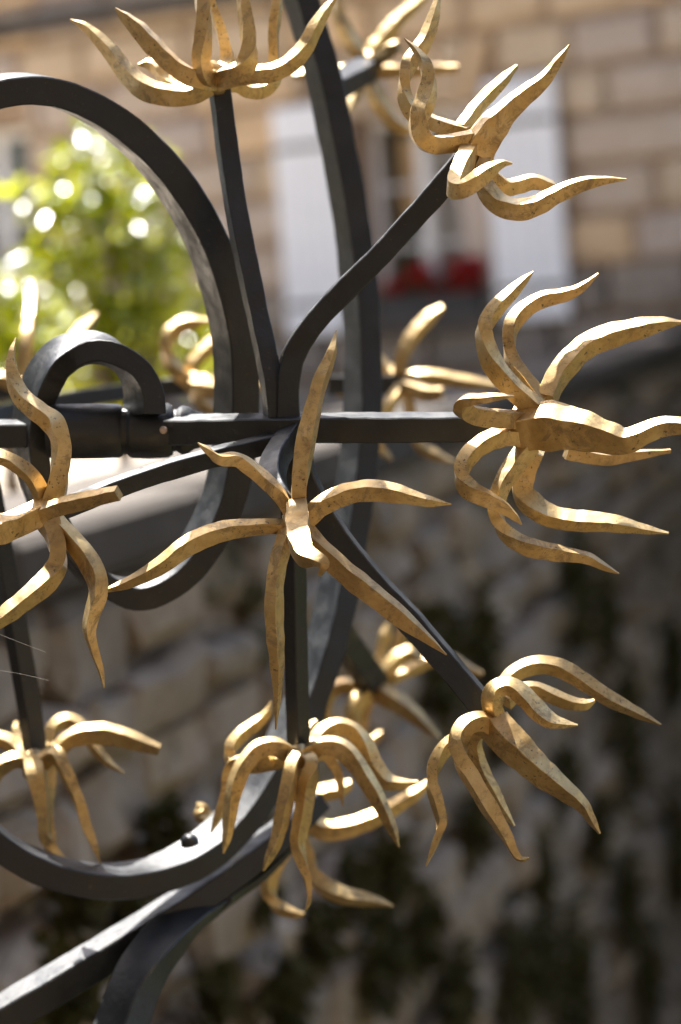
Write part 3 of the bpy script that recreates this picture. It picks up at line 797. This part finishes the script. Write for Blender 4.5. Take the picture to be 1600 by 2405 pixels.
bar('scroll', [(680, 1980), (600, 2050), (520, 2098), (450, 2142), (390, 2202), (330, 2290), (286, 2405), (255, 2520)], [1.21, 1.20, 1.17, 1.14, 1.12], [50, 70, 96, 110, 120], [14, 26, 50, 72, 84], (0.30, -0.52, 0.80), rear, n=44, fixed=True, rough=0.02)
rivet(446, 1978, 1.155, 22, (-0.2, 1, 0.2), rear)
bar('bar', [(540, 2105), (495, 2150), (440, 2165), (415, 2195)], 1.19, 22, 22, (0, 0, 1), rear, n=16)
bar('post', [(-420, 960), (-420, 1500), (-420, 4600)], 1.09, 90, 90, (0, 0, 1), front, n=8)

# ---- gilded stars of the front grille
finial((692, 1222), 1.0, (0.1, -0.4, 0.9), [
    ([(700, 1200), (703, 1140), (722, 1020), (750, 905), (779, 830), (790, 776)], [34, 40, 46, 38, 24, 3], [0, 25, 40, 40, 30, 20], .9, 10),
    ([(688, 1212), (668, 1180), (645, 1150), (603, 1110), (556, 1080), (514, 1079), (488, 1058), (465, 1040)], [34, 36, 38, 38, 36, 34, 20, 3], [0, 20, 35, 50, 70, 100, 115, 120], .8),
    ([(706, 1232), (726, 1216), (752, 1190), (808, 1162), (872, 1152), (935, 1160), (1004, 1177), (1060, 1184)], [28, 34, 38, 44, 44, 38, 24, 3], [0, 10, 20, 30, 40, 40, 30, 20], .85),
    ([(690, 1240), (652, 1236), (602, 1238), (521, 1248), (447, 1278), (372, 1332), (303, 1368), (226, 1394)], [26, 32, 34, 40, 42, 38, 24, 3], [0, 15, 30, 45, 50, 40, 20, 0], .8),
    ([(684, 1236), (668, 1275), (654, 1320), (645, 1388), (645, 1462), (651, 1554), (652, 1630), (648, 1713)], [36, 40, 42, 46, 46, 36, 20, 4], [0, 20, 35, 40, 30, 10, -10, -30], .7),
    ([(712, 1240), (740, 1278), (785, 1320), (833, 1362), (888, 1406), (944, 1452), (999, 1496), (1049, 1538)], [36, 42, 46, 48, 46, 38, 22, 3], [0, 10, 20, 25, 20, 10, 0, -10], .75),
    ([(697, 1186), (699, 1220), (704, 1268), (718, 1302), (744, 1312), (762, 1324), (751, 1352)], [34, 48, 52, 44, 28, 20, 7], [25, 60, 130, 175, 205, 215, 205], 1.15, 0, 58)],
    front, 'gilded seven pronged star spike pointing at the viewer', 30)
finial((108, 1206), 0.995, (-0.72, -0.2, 0.62), [
    ([(112, 1198), (130, 1165), (139, 1112), (144, 1045), (128, 998), (86, 964), (49, 929), (27, 875), (28, 829), (38, 793)], [40, 42, 42, 42, 44, 42, 38, 28, 15, 3], [0, 20, 40, 50, 50, 50, 40, 30, 20, 10], .95, 12),
    ([(108, 1190), (96, 1155), (75, 1120), (41, 1092), (0, 1073), (-60, 1066), (-110, 1075)], [30, 32, 34, 34, 34, 26, 8], [0, 20, 40, 50, 60, 60, 60], .8),
    ([(70, 1222), (122, 1196), (187, 1178), (279, 1158)], [26, 34, 36, 30], [30, 70, 120, 170], .8),
    ([(112, 1222), (126, 1254), (136, 1292), (132, 1332), (112, 1363), (75, 1396), (34, 1429), (-10, 1462), (-60, 1500)], [40, 40, 40, 42, 44, 42, 38, 30, 10], [10, 20, 30, 30, 40, 60, 70, 80, 80], .95, -10),
    ([(124, 1218), (145, 1240), (177, 1276), (209, 1321), (228, 1362), (231, 1396), (217, 1440), (210, 1480), (221, 1526), (236, 1571), (245, 1616)], [34, 36, 40, 44, 44, 42, 40, 34, 26, 16, 4], [0, 10, 25, 35, 40, 40, 30, 20, 10, 0, 0], .85),
    ([(120, 1190), (56, 1222), (0, 1244), (-70, 1262), (-120, 1250)], [40, 50, 52, 40, 8], [10, 70, 120, 170, 200], .9)],
    front, 'gilded star spike at the left edge on the end of the arched bar', 30)
finial((1236, 1004), 1.02, (0.86, -0.04, 0.5), [
    ([(1258, 962), (1201, 908), (1160, 858), (1140, 806), (1138, 770), (1160, 730), (1197, 691), (1229, 660), (1253, 638)], [40, 42, 42, 40, 38, 36, 30, 18, 3], [20, 40, 55, 60, 60, 55, 50, 45, 40], .85),
    ([(1275, 942), (1235, 893), (1204, 849), (1196, 806), (1203, 763), (1235, 725), (1276, 703), (1326, 693), (1363, 677), (1406, 643)], [30, 34, 38, 38, 38, 38, 34, 28, 20, 5], [-20, -30, -40, -50, -60, -70, -80, -80, -80, -80], .8),
    ([(1284, 940), (1302, 898), (1336, 852), (1379, 812), (1433, 789), (1504, 771), (1558, 760), (1600, 757)], [40, 46, 50, 52, 50, 42, 28, 8], [-20, -40, -55, -65, -70, -70, -70, -70], .85, 15),
    ([(1250, 985), (1200, 984), (1150, 982), (1108, 973), (1084, 956), (1090, 942), (1130, 936), (1180, 931), (1207, 930)], [36, 40, 40, 40, 40, 34, 28, 16, 4], [10, 60, 105, 140, 170, 190, 205, 210, 205], .7),
    ([(1240, 1026), (1185, 1024), (1131, 1044), (1094, 1080), (1084, 1116), (1102, 1149), (1144, 1172), (1183, 1193), (1208, 1213), (1226, 1232)], [32, 38, 42, 44, 44, 42, 36, 28, 18, 3], [10, 40, 70, 90, 100, 105, 105, 100, 95, 90], .8, -20),
    ([(1246, 1044), (1205, 1098), (1174, 1154), (1167, 1209), (1192, 1255), (1240, 1284), (1308, 1299), (1379, 1311), (1419, 1331), (1453, 1347)], [36, 38, 36, 36, 36, 36, 34, 26, 16, 4], [0, 10, 20, 20, 15, 10, 0, -10, -15, -20], .8),
    ([(1258, 1056), (1233, 1110), (1228, 1154), (1256, 1190), (1297, 1213), (1346, 1222), (1433, 1228), (1504, 1241), (1570, 1252)], [36, 42, 44, 46, 46, 44, 38, 24, 5], [-20, -50, -60, -60, -60, -55, -50, -50, -50], .85, 10),
    ([(1215, 1004), (1260, 1000), (1310, 1002), (1370, 1012), (1430, 1028), (1472, 1036), (1512, 1018), (1560, 1002), (1640, 1004), (1700, 1025)], [70, 84, 88, 78, 62, 52, 44, 40, 32, 8], [10, 30, 50, 70, 90, 105, 120, 130, 150, 160], .8, 0, 40),
    ([(1330, 1060), (1420, 1078), (1500, 1068), (1575, 1059)], [26, 26, 20, 10], [-60, -90, -110, -130], .8)],
    front, 'large gilded star spike on the right end of the horizontal bar', 34)
finial((1112, 345), 1.01, (0.62, 0.6, 0.48), [
    ([(1112, 330), (1050, 338), (1012, 339), (989, 318), (983, 282), (999, 238), (1007, 190), (998, 150), (976, 116), (950, 90)], [34, 38, 40, 42, 42, 40, 34, 26, 15, 3], [20, 40, 65, 80, 85, 85, 80, 75, 70, 65], .85, 10),
    ([(1096, 316), (1042, 298), (1006, 284), (971, 267), (952, 230), (950, 193), (962, 149), (987, 114), (1005, 79), (1018, 40), (1030, -10)], [28, 32, 34, 36, 34, 34, 36, 36, 32, 26, 12], [-10, -30, -45, -55, -60, -65, -70, -75, -80, -80, -80], .8),
    ([(1083, 306), (1112, 262), (1149, 221), (1186, 184), (1214, 155)], [28, 32, 32, 26, 10], [-20, -60, -90, -110, -130], .8, 15),
    ([(1120, 358), (1150, 308), (1188, 264), (1234, 223), (1277, 188), (1312, 142), (1338, 105)], [62, 64, 52, 40, 30, 20, 4], [10, 30, 45, 60, 70, 80, 90], .7, 12),
    ([(1108, 352), (1090, 382), (1070, 420), (1066, 442), (1088, 444), (1118, 424), (1150, 400), (1180, 384), (1203, 384)], [46, 46, 46, 40, 38, 36, 30, 18, 4], [10, 70, 130, 165, 185, 190, 185, 170, 160], .8),
    ([(1124, 350), (1138, 376), (1132, 408), (1146, 450), (1174, 480), (1216, 492), (1260, 482), (1308, 457), (1364, 434), (1419, 424), (1471, 421)], [32, 34, 38, 42, 44, 44, 42, 36, 28, 16, 4], [0, 10, 25, 35, 40, 45, 45, 45, 45, 45, 45], .85, -12),
    ([(1130, 380), (1157, 417), (1186, 440), (1216, 436), (1253, 427), (1290, 437), (1318, 454), (1340, 466)], [28, 32, 34, 32, 30, 26, 16, 4], [-20, -50, -70, -85, -95, -100, -105, -110], .85)],
    front, 'gilded star spike on the upper right bar before the white shutter', 30)
finial((505, 184), 1.075, (-0.12, 0.88, 0.45), [
    ([(500, 196), (468, 213), (430, 224), (384, 222), (340, 208), (298, 172), (265, 128), (231, 90), (200, 63), (165, 46)], [34, 38, 42, 44, 44, 42, 36, 28, 18, 4], [0, 10, 20, 25, 20, 15, 10, 5, 0, 0], .8),
    ([(500, 190), (470, 190), (437, 176), (399, 147), (361, 108), (326, 70), (296, 43), (271, 19)], [34, 40, 42, 42, 40, 34, 22, 4], [20, 50, 70, 80, 85, 85, 80, 75], .85, 10),
    ([(480, 205), (428, 208), (391, 190), (372, 163), (350, 150), (326, 152)], [22, 26, 28, 28, 22, 6], [-40, -70, -90, -100, -105, -110], .85),
    ([(500, 182), (484, 182), (473, 150), (477, 96), (479, 38), (475, 0), (468, -70)], [30, 38, 38, 40, 42, 38, 10], [20, 60, 80, 90, 95, 95, 95], .8, 10),
    ([(515, 180), (536, 150), (524, 90), (508, 40), (497, 0), (490, -60)], [34, 36, 30, 24, 18, 8], [-20, -50, -60, -60, -60, -60], .85),
    ([(512, 184), (545, 176), (573, 160), (584, 124), (582, 77), (575, 31), (568, -20), (550, -80)], [32, 38, 42, 42, 40, 36, 30, 10], [20, 50, 65, 70, 70, 70, 70, 70], .85, 8),
    ([(515, 192), (552, 184), (598, 176), (640, 170), (684, 148), (716, 112), (738, 69), (761, 31), (790, -10)], [28, 32, 36, 38, 38, 36, 32, 24, 8], [10, 25, 35, 40, 40, 40, 40, 40, 40], .85),
    ([(520, 195), (556, 202), (583, 213), (618, 210), (642, 186), (644, 140), (643, 77), (650, 20), (657, -60)], [26, 28, 32, 34, 34, 32, 30, 28, 10], [-20, -50, -70, -90, -100, -105, -110, -110, -110], .85)],
    front, 'gilded star spike opening upwards like a tulip at the top of the photo', 32)
finial((1162, 1700), 1.035, (0.62, -0.66, 0.42), [
    ([(1160, 1690), (1164, 1650), (1180, 1612), (1215, 1578), (1264, 1562), (1316, 1570), (1372, 1602), (1430, 1640), (1500, 1676), (1552, 1702)], [26, 32, 36, 38, 40, 40, 38, 34, 26, 6], [-20, -40, -55, -65, -70, -75, -80, -85, -90, -95], .8, 8),
    ([(1172, 1706), (1160, 1672), (1153, 1640), (1168, 1616), (1198, 1612), (1233, 1637), (1263, 1668), (1290, 1690), (1317, 1698), (1357, 1703)], [34, 38, 38, 38, 40, 40, 38, 34, 22, 4], [0, 30, 50, 60, 65, 70, 75, 75, 75, 75], .8, 20),
    ([(1190, 1650), (1225, 1622), (1256, 1618), (1294, 1633), (1336, 1650), (1374, 1655), (1397, 1645)], [26, 28, 32, 32, 30, 24, 8], [-70, -95, -110, -120, -125, -130, -130], .8, 10),
    ([(1160, 1702), (1190, 1736), (1232, 1776), (1278, 1820), (1330, 1860), (1366, 1890), (1388, 1924), (1409, 1958)], [58, 68, 66, 54, 42, 32, 22, 6], [20, 40, 55, 60, 60, 55, 50, 50], .8, 15),
    ([(1160, 1704), (1126, 1694), (1094, 1706), (1077, 1740), (1083, 1782), (1112, 1834), (1152, 1902), (1190, 1964), (1212, 2008), (1224, 2018), (1243, 2015)], [36, 40, 42, 44, 44, 42, 38, 30, 20, 13, 4], [20, 50, 70, 80, 85, 85, 85, 85, 85, 85, 90], .85, 12),
    ([(1140, 1708), (1105, 1716), (1074, 1732), (1046, 1756), (1022, 1798), (1016, 1840), (1027, 1887), (1037, 1933), (1023, 1979), (1001, 2034)], [24, 26, 30, 34, 36, 34, 32, 28, 20, 4], [-10, -20, -30, -40, -45, -45, -45, -45, -45, -45], .85),
    ([(1130, 1712), (1112, 1745), (1126, 1796), (1156, 1853), (1183, 1903), (1208, 1940)], [26, 32, 32, 28, 20, 6], [-40, -70, -85, -90, -95, -100], .85)],
    front, 'gilded star spike on the lower right bar before the dark wall', 32)
finial((702, 1782), 1.115, (0.02, -0.98, 0.1), [
    ([(690, 1780), (668, 1764), (641, 1753), (606, 1762), (571, 1801), (550, 1854), (539, 1919), (534, 1961), (525, 2004)], [30, 34, 36, 38, 38, 36, 30, 22, 4], [10, 30, 40, 45, 50, 50, 50, 50, 50], .85, 10),
    ([(690, 1776), (640, 1792), (575, 1800), (544, 1785), (541, 1758), (567, 1726), (598, 1702), (626, 1676), (637, 1647)], [26, 28, 30, 32, 32, 32, 28, 20, 5], [-30, -60, -90, -110, -120, -130, -140, -140, -140], .85),
    ([(640, 1782), (575, 1786), (542, 1800), (528, 1872), (512, 1918), (496, 1955)], [24, 26, 28, 26, 18, 4], [-30, -60, -80, -90, -90, -90], .85),
    ([(696, 1782), (688, 1795), (682, 1820), (673, 1872), (662, 1926), (648, 1979), (634, 2011), (619, 2045)], [32, 36, 38, 38, 34, 28, 20, 5], [40, 60, 75, 80, 80, 80, 80, 80], .8),
    ([(712, 1786), (730, 1796), (720, 1854), (712, 1911), (700, 1979), (709, 2026), (723, 2069), (727, 2112), (718, 2138)], [34, 38, 38, 36, 32, 28, 20, 13, 4], [20, 45, 50, 50, 50, 50, 50, 50, 50], .85),
    ([(712, 1778), (734, 1762), (764, 1751), (801, 1759), (837, 1795), (869, 1844), (898, 1897), (923, 1951), (937, 1990)], [28, 34, 38, 40, 38, 36, 30, 20, 4], [0, 10, 20, 25, 25, 25, 25, 25, 25], .85),
    ([(708, 1778), (736, 1748), (762, 1717), (796, 1706), (832, 1720), (860, 1755), (882, 1800), (908, 1834), (941, 1841), (982, 1836)], [28, 32, 36, 38, 38, 38, 38, 36, 24, 6], [-20, -50, -65, -75, -80, -80, -80, -80, -80, -80], .85, 8),
    ([(715, 1785), (755, 1772), (778, 1786), (795, 1822), (806, 1892)], [22, 24, 26, 22, 4], [-40, -70, -85, -90, -90], .85),
    ([(706, 1780), (716, 1735), (726, 1708), (744, 1694)], [24, 26, 24, 14], [-60, -110, -130, -140], .85)],
    front, 'gilded star spike hanging from the lower end of the upright bar', 30)
finial((82, 1796), 1.175, (0.05, -0.97, 0.15), [
    ([(95, 1792), (132, 1764), (161, 1737), (201, 1724), (241, 1722), (281, 1730), (321, 1743), (375, 1760)], [30, 34, 38, 42, 42, 40, 36, 24], [0, 10, 15, 20, 20, 20, 20, 20], .8, 8),
    ([(95, 1790), (112, 1750), (126, 1708), (160, 1692), (197, 1712), (226, 1760), (256, 1792), (292, 1816)], [26, 28, 30, 32, 30, 26, 18, 4], [-40, -70, -90, -100, -100, -100, -100, -100], .85),
    ([(92, 1796), (130, 1772), (150, 1802), (171, 1848), (188, 1888), (204, 1941), (222, 1987), (236, 2028)], [28, 32, 34, 32, 32, 28, 20, 4], [30, 60, 70, 70, 70, 70, 70, 70], .85, 10),
    ([(84, 1796), (88, 1830), (97, 1876), (104, 1928), (108, 1968), (124, 1998), (152, 2020)], [50, 54, 46, 36, 34, 28, 10], [30, 55, 60, 60, 60, 60, 60], .8),
    ([(96, 1796), (115, 1806), (114, 1860), (116, 1910), (124, 1955), (132, 1990)], [28, 30, 28, 24, 16, 5], [-20, -40, -50, -50, -50, -50], .85),
    ([(74, 1794), (46, 1784), (20, 1790), (-4, 1808), (-25, 1850), (-35, 1900)], [26, 30, 34, 34, 28, 8], [10, 25, 30, 30, 30, 30], .85),
    ([(74, 1790), (52, 1764), (24, 1745), (-6, 1736), (-50, 1745), (-90, 1770)], [28, 32, 36, 36, 28, 8], [-20, -40, -50, -50, -50, -50], .85),
    ([(76, 1790), (46, 1745), (36, 1714), (40, 1696)], [20, 22, 22, 14], [-60, -100, -120, -130], .85)],
    front, 'gilded star spike hanging at the lower left edge, slightly blurred', 32)

# ---- stars of the rear grille
D2 = 1.5
bar('bar', [(778, 210), (820, 186), (868, 158)], [1.30, 1.40, D2], [60, 54, 50], 50, (0, 0.2, 1), rear, n=14)
finial((862, 160), D2, (0.75, 0.45, -0.3), [
    ([(858, 152), (845, 133), (826, 98), (804, 56), (795, 22), (790, -20)], [28, 32, 34, 32, 28, 12], [0, 20, 30, 30, 30, 30], .85),
    ([(862, 150), (868, 124), (894, 93), (927, 54), (961, 23), (1002, -12)], [26, 28, 30, 30, 28, 20], [-20, -40, -40, -40, -40, -40], .85, 12),
    ([(870, 155), (888, 134), (912, 98), (935, 68)], [26, 28, 24, 10], [-60, -80, -90, -90], .85),
    ([(870, 152), (892, 136), (915, 120), (936, 106)], [24, 32, 34, 20], [40, 90, 130, 160], .85),
    ([(868, 166), (890, 168), (918, 167), (960, 166), (1017, 163), (1074, 161)], [26, 28, 28, 28, 26, 20], [0, 10, 10, 10, 10, 10], .85),
    ([(864, 168), (872, 196), (889, 238), (914, 275), (938, 299), (968, 308)], [26, 32, 36, 34, 28, 10], [0, 20, 30, 30, 30, 30], .85),
    ([(856, 172), (836, 210), (824, 240), (822, 262)], [24, 30, 28, 10], [30, 60, 80, 100], .85),
    ([(850, 166), (800, 172), (740, 172), (690, 177)], [26, 30, 28, 14], [-40, -70, -90, -100], .85)], rear, None, 32)
bar('bar', [(770, 905), (860, 904), (945, 903)], D2, 50, 46, (0, -0.05, 1), rear, n=12)
finial((948, 902), D2, (1, 0.1, 0.15), [
    ([(946, 896), (938, 872), (948, 830), (968, 790), (1004, 750), (1040, 720)], [24, 28, 30, 32, 32, 14], [0, 15, 20, 20, 20, 20], .85, 10),
    ([(944, 896), (918, 872), (893, 846), (882, 818)], [24, 26, 24, 8], [-30, -60, -70, -70], .85),
    ([(952, 896), (975, 886), (1016, 886), (1088, 896), (1168, 907)], [24, 28, 30, 28, 14], [10, 20, 20, 20, 20], .85, 10),
    ([(952, 908), (975, 916), (1008, 926), (1040, 924)], [28, 34, 32, 24], [30, 60, 90, 110], .85),
    ([(950, 908), (962, 960), (985, 1042), (1020, 1068), (1066, 1086)], [24, 26, 26, 24, 8], [0, 0, 0, 0, 0], .85),
    ([(944, 908), (915, 950), (890, 1010), (892, 1050), (920, 1080)], [24, 26, 26, 22, 8], [20, 40, 40, 40, 40], .85),
    ([(940, 904), (900, 908), (832, 914), (790, 924)], [26, 28, 26, 16], [-40, -70, -80, -80], .85)], rear, None, 30)
bar('bar', [(-60, 985), (80, 955), (260, 926), (375, 912), (455, 904)], [1.42, 1.46, D2, D2], 40, 40, (0, -0.05, 1), rear, n=20)
finial((455, 904), D2, (0.9, 0.1, 0.3), [
    ([(452, 898), (430, 888), (402, 852), (391, 812), (405, 780), (440, 761), (505, 753)], [26, 30, 32, 34, 34, 30, 10], [0, 20, 30, 30, 30, 30, 30], .85),
    ([(456, 896), (442, 884), (462, 845), (510, 798), (540, 770)], [26, 30, 32, 30, 10], [-20, -30, -30, -30, -30], .85),
    ([(458, 904), (480, 896), (520, 902), (580, 906), (618, 908)], [26, 28, 28, 28, 18], [0, 10, 10, 10, 10], .85),
    ([(458, 908), (474, 914), (510, 918), (560, 914)], [28, 32, 30, 12], [30, 60, 80, 90], .85),
    ([(456, 910), (464, 936), (490, 958), (520, 968)], [26, 28, 26, 8], [0, 10, 10, 10], .85)], rear, None, 30)
bar('bar', [(-120, 930), (-40, 922), (40, 912)], D2, 44, 44, (0, -0.05, 1), rear, n=10)
finial((44, 908), D2, (0.7, 0.4, 0.3), [
    ([(46, 902), (56, 860), (64, 800), (72, 745), (75, 700), (74, 660)], [28, 32, 30, 30, 28, 8], [0, 0, -10, -60, -140, -220], .85, 0, 40),
    ([(52, 905), (110, 880), (165, 808), (196, 772), (224, 742)], [26, 28, 28, 34, 14], [-20, -40, -60, -130, -210], .85, 0, 40),
    ([(50, 908), (85, 900), (120, 895)], [28, 34, 20], [30, 60, 90], .85),
    ([(40, 906), (10, 892), (-40, 886)], [28, 30, 12], [10, 20, 20], .85)], rear, None, 28)
bar('bar', [(780, 1460), (820, 1522), (878, 1606)], [1.3, 1.36, 1.42], 62, 58, (0.3, 0, 1), rear, n=14)
finial((876, 1608), 1.42, (0.6, -0.7, 0.2), [
    ([(880, 1600), (891, 1566), (897, 1524), (906, 1494), (913, 1464)], [26, 28, 28, 30, 14], [-30, -50, -60, -60, -60], .85),
    ([(884, 1608), (910, 1594), (918, 1565), (936, 1545), (962, 1534), (988, 1550)], [24, 28, 32, 34, 32, 12], [0, 10, 20, 20, 20, 20], .85, 8),
    ([(878, 1612), (905, 1632), (940, 1654), (975, 1682), (1008, 1712), (1036, 1735)], [36, 42, 42, 34, 24, 6], [20, 40, 50, 50, 50, 50], .85, 12),
    ([(872, 1612), (862, 1630), (842, 1645), (830, 1670), (833, 1700), (842, 1740)], [28, 32, 34, 34, 30, 10], [30, 50, 60, 60, 60, 60], .85),
    ([(868, 1610), (847, 1617), (812, 1611), (783, 1621), (768, 1644), (766, 1680), (764, 1710)], [26, 30, 32, 32, 32, 28, 10], [0, 20, 30, 30, 30, 30, 30], .85),
    ([(884, 1604), (920, 1560), (950, 1480), (974, 1430)], [24, 28, 28, 18], [-80, -110, -120, -120], .85),
    ([(886, 1606), (960, 1575), (1030, 1545), (1068, 1552), (1098, 1571), (1133, 1584)], [24, 26, 26, 26, 24, 10], [-60, -90, -100, -100, -100, -100], .85),
    ([(874, 1614), (850, 1700), (862, 1745), (898, 1722)], [24, 26, 24, 14], [-50, -80, -90, -90], .85)], rear, None, 34)
bar('bar', [(742, 1640), (722, 1760), (706, 1900), (700, 1965)], [1.24, 1.26, 1.27, 1.27], 44, 44, (0.6, 0, 0.8), rear, n=20)
finial((700, 1968), 1.27, (0, -0.97, 0.1), [
    ([(704, 1960), (728, 1930), (759, 1950), (801, 1948), (855, 1932), (909, 1905), (973, 1866), (1008, 1838)], [26, 34, 40, 42, 40, 36, 28, 14], [10, 30, 40, 40, 40, 40, 40, 40], .85, 10),
    ([(704, 1955), (722, 1906), (732, 1874), (760, 1862), (794, 1854), (826, 1840)], [24, 30, 36, 38, 36, 20], [-30, -60, -70, -70, -70, -70], .85),
    ([(706, 1972), (724, 2010), (732, 2046), (760, 2080), (802, 2101), (855, 2112), (891, 2119), (923, 2128)], [28, 34, 38, 42, 40, 32, 20, 5], [10, 20, 30, 40, 40, 40, 40, 40], .85, 10),
    ([(694, 1972), (668, 1998), (641, 2044), (632, 2090), (652, 2128), (688, 2145), (714, 2148)], [28, 30, 34, 34, 30, 22, 8], [20, 40, 50, 50, 50, 50, 50], .85)], rear, None, 28)
finial((505, 1950), 1.24, (-0.4, 0.6, 0.3), [
    ([(505, 1950), (492, 1925), (470, 1912), (482, 1900), (462, 1888)], [26, 30, 26, 20, 8], [0, 20, 20, 20, 20], .85),
    ([(505, 1950), (520, 1930), (548, 1908)], [24, 26, 12], [10, 30, 40], .85)], rear, None, 20)

# ---- spider threads
THREAD = plain('spider silk', (0.85, 0.85, 0.82), 0.3, 0.02)
for pts, lab in (([(-30, 1478), (40, 1506), (108, 1532)], 'upper fine spider thread across the lower left bar'), ([(-30, 1570), (50, 1583), (114, 1598)], 'lower fine spider thread across the lower left bar')):
    t_ = bar('spider_thread', pts, 1.0, 0.42, 0.42, (0, 0, 1), None, THREAD, n=8); tag(t_, lab, 'thread', 'spider threads')
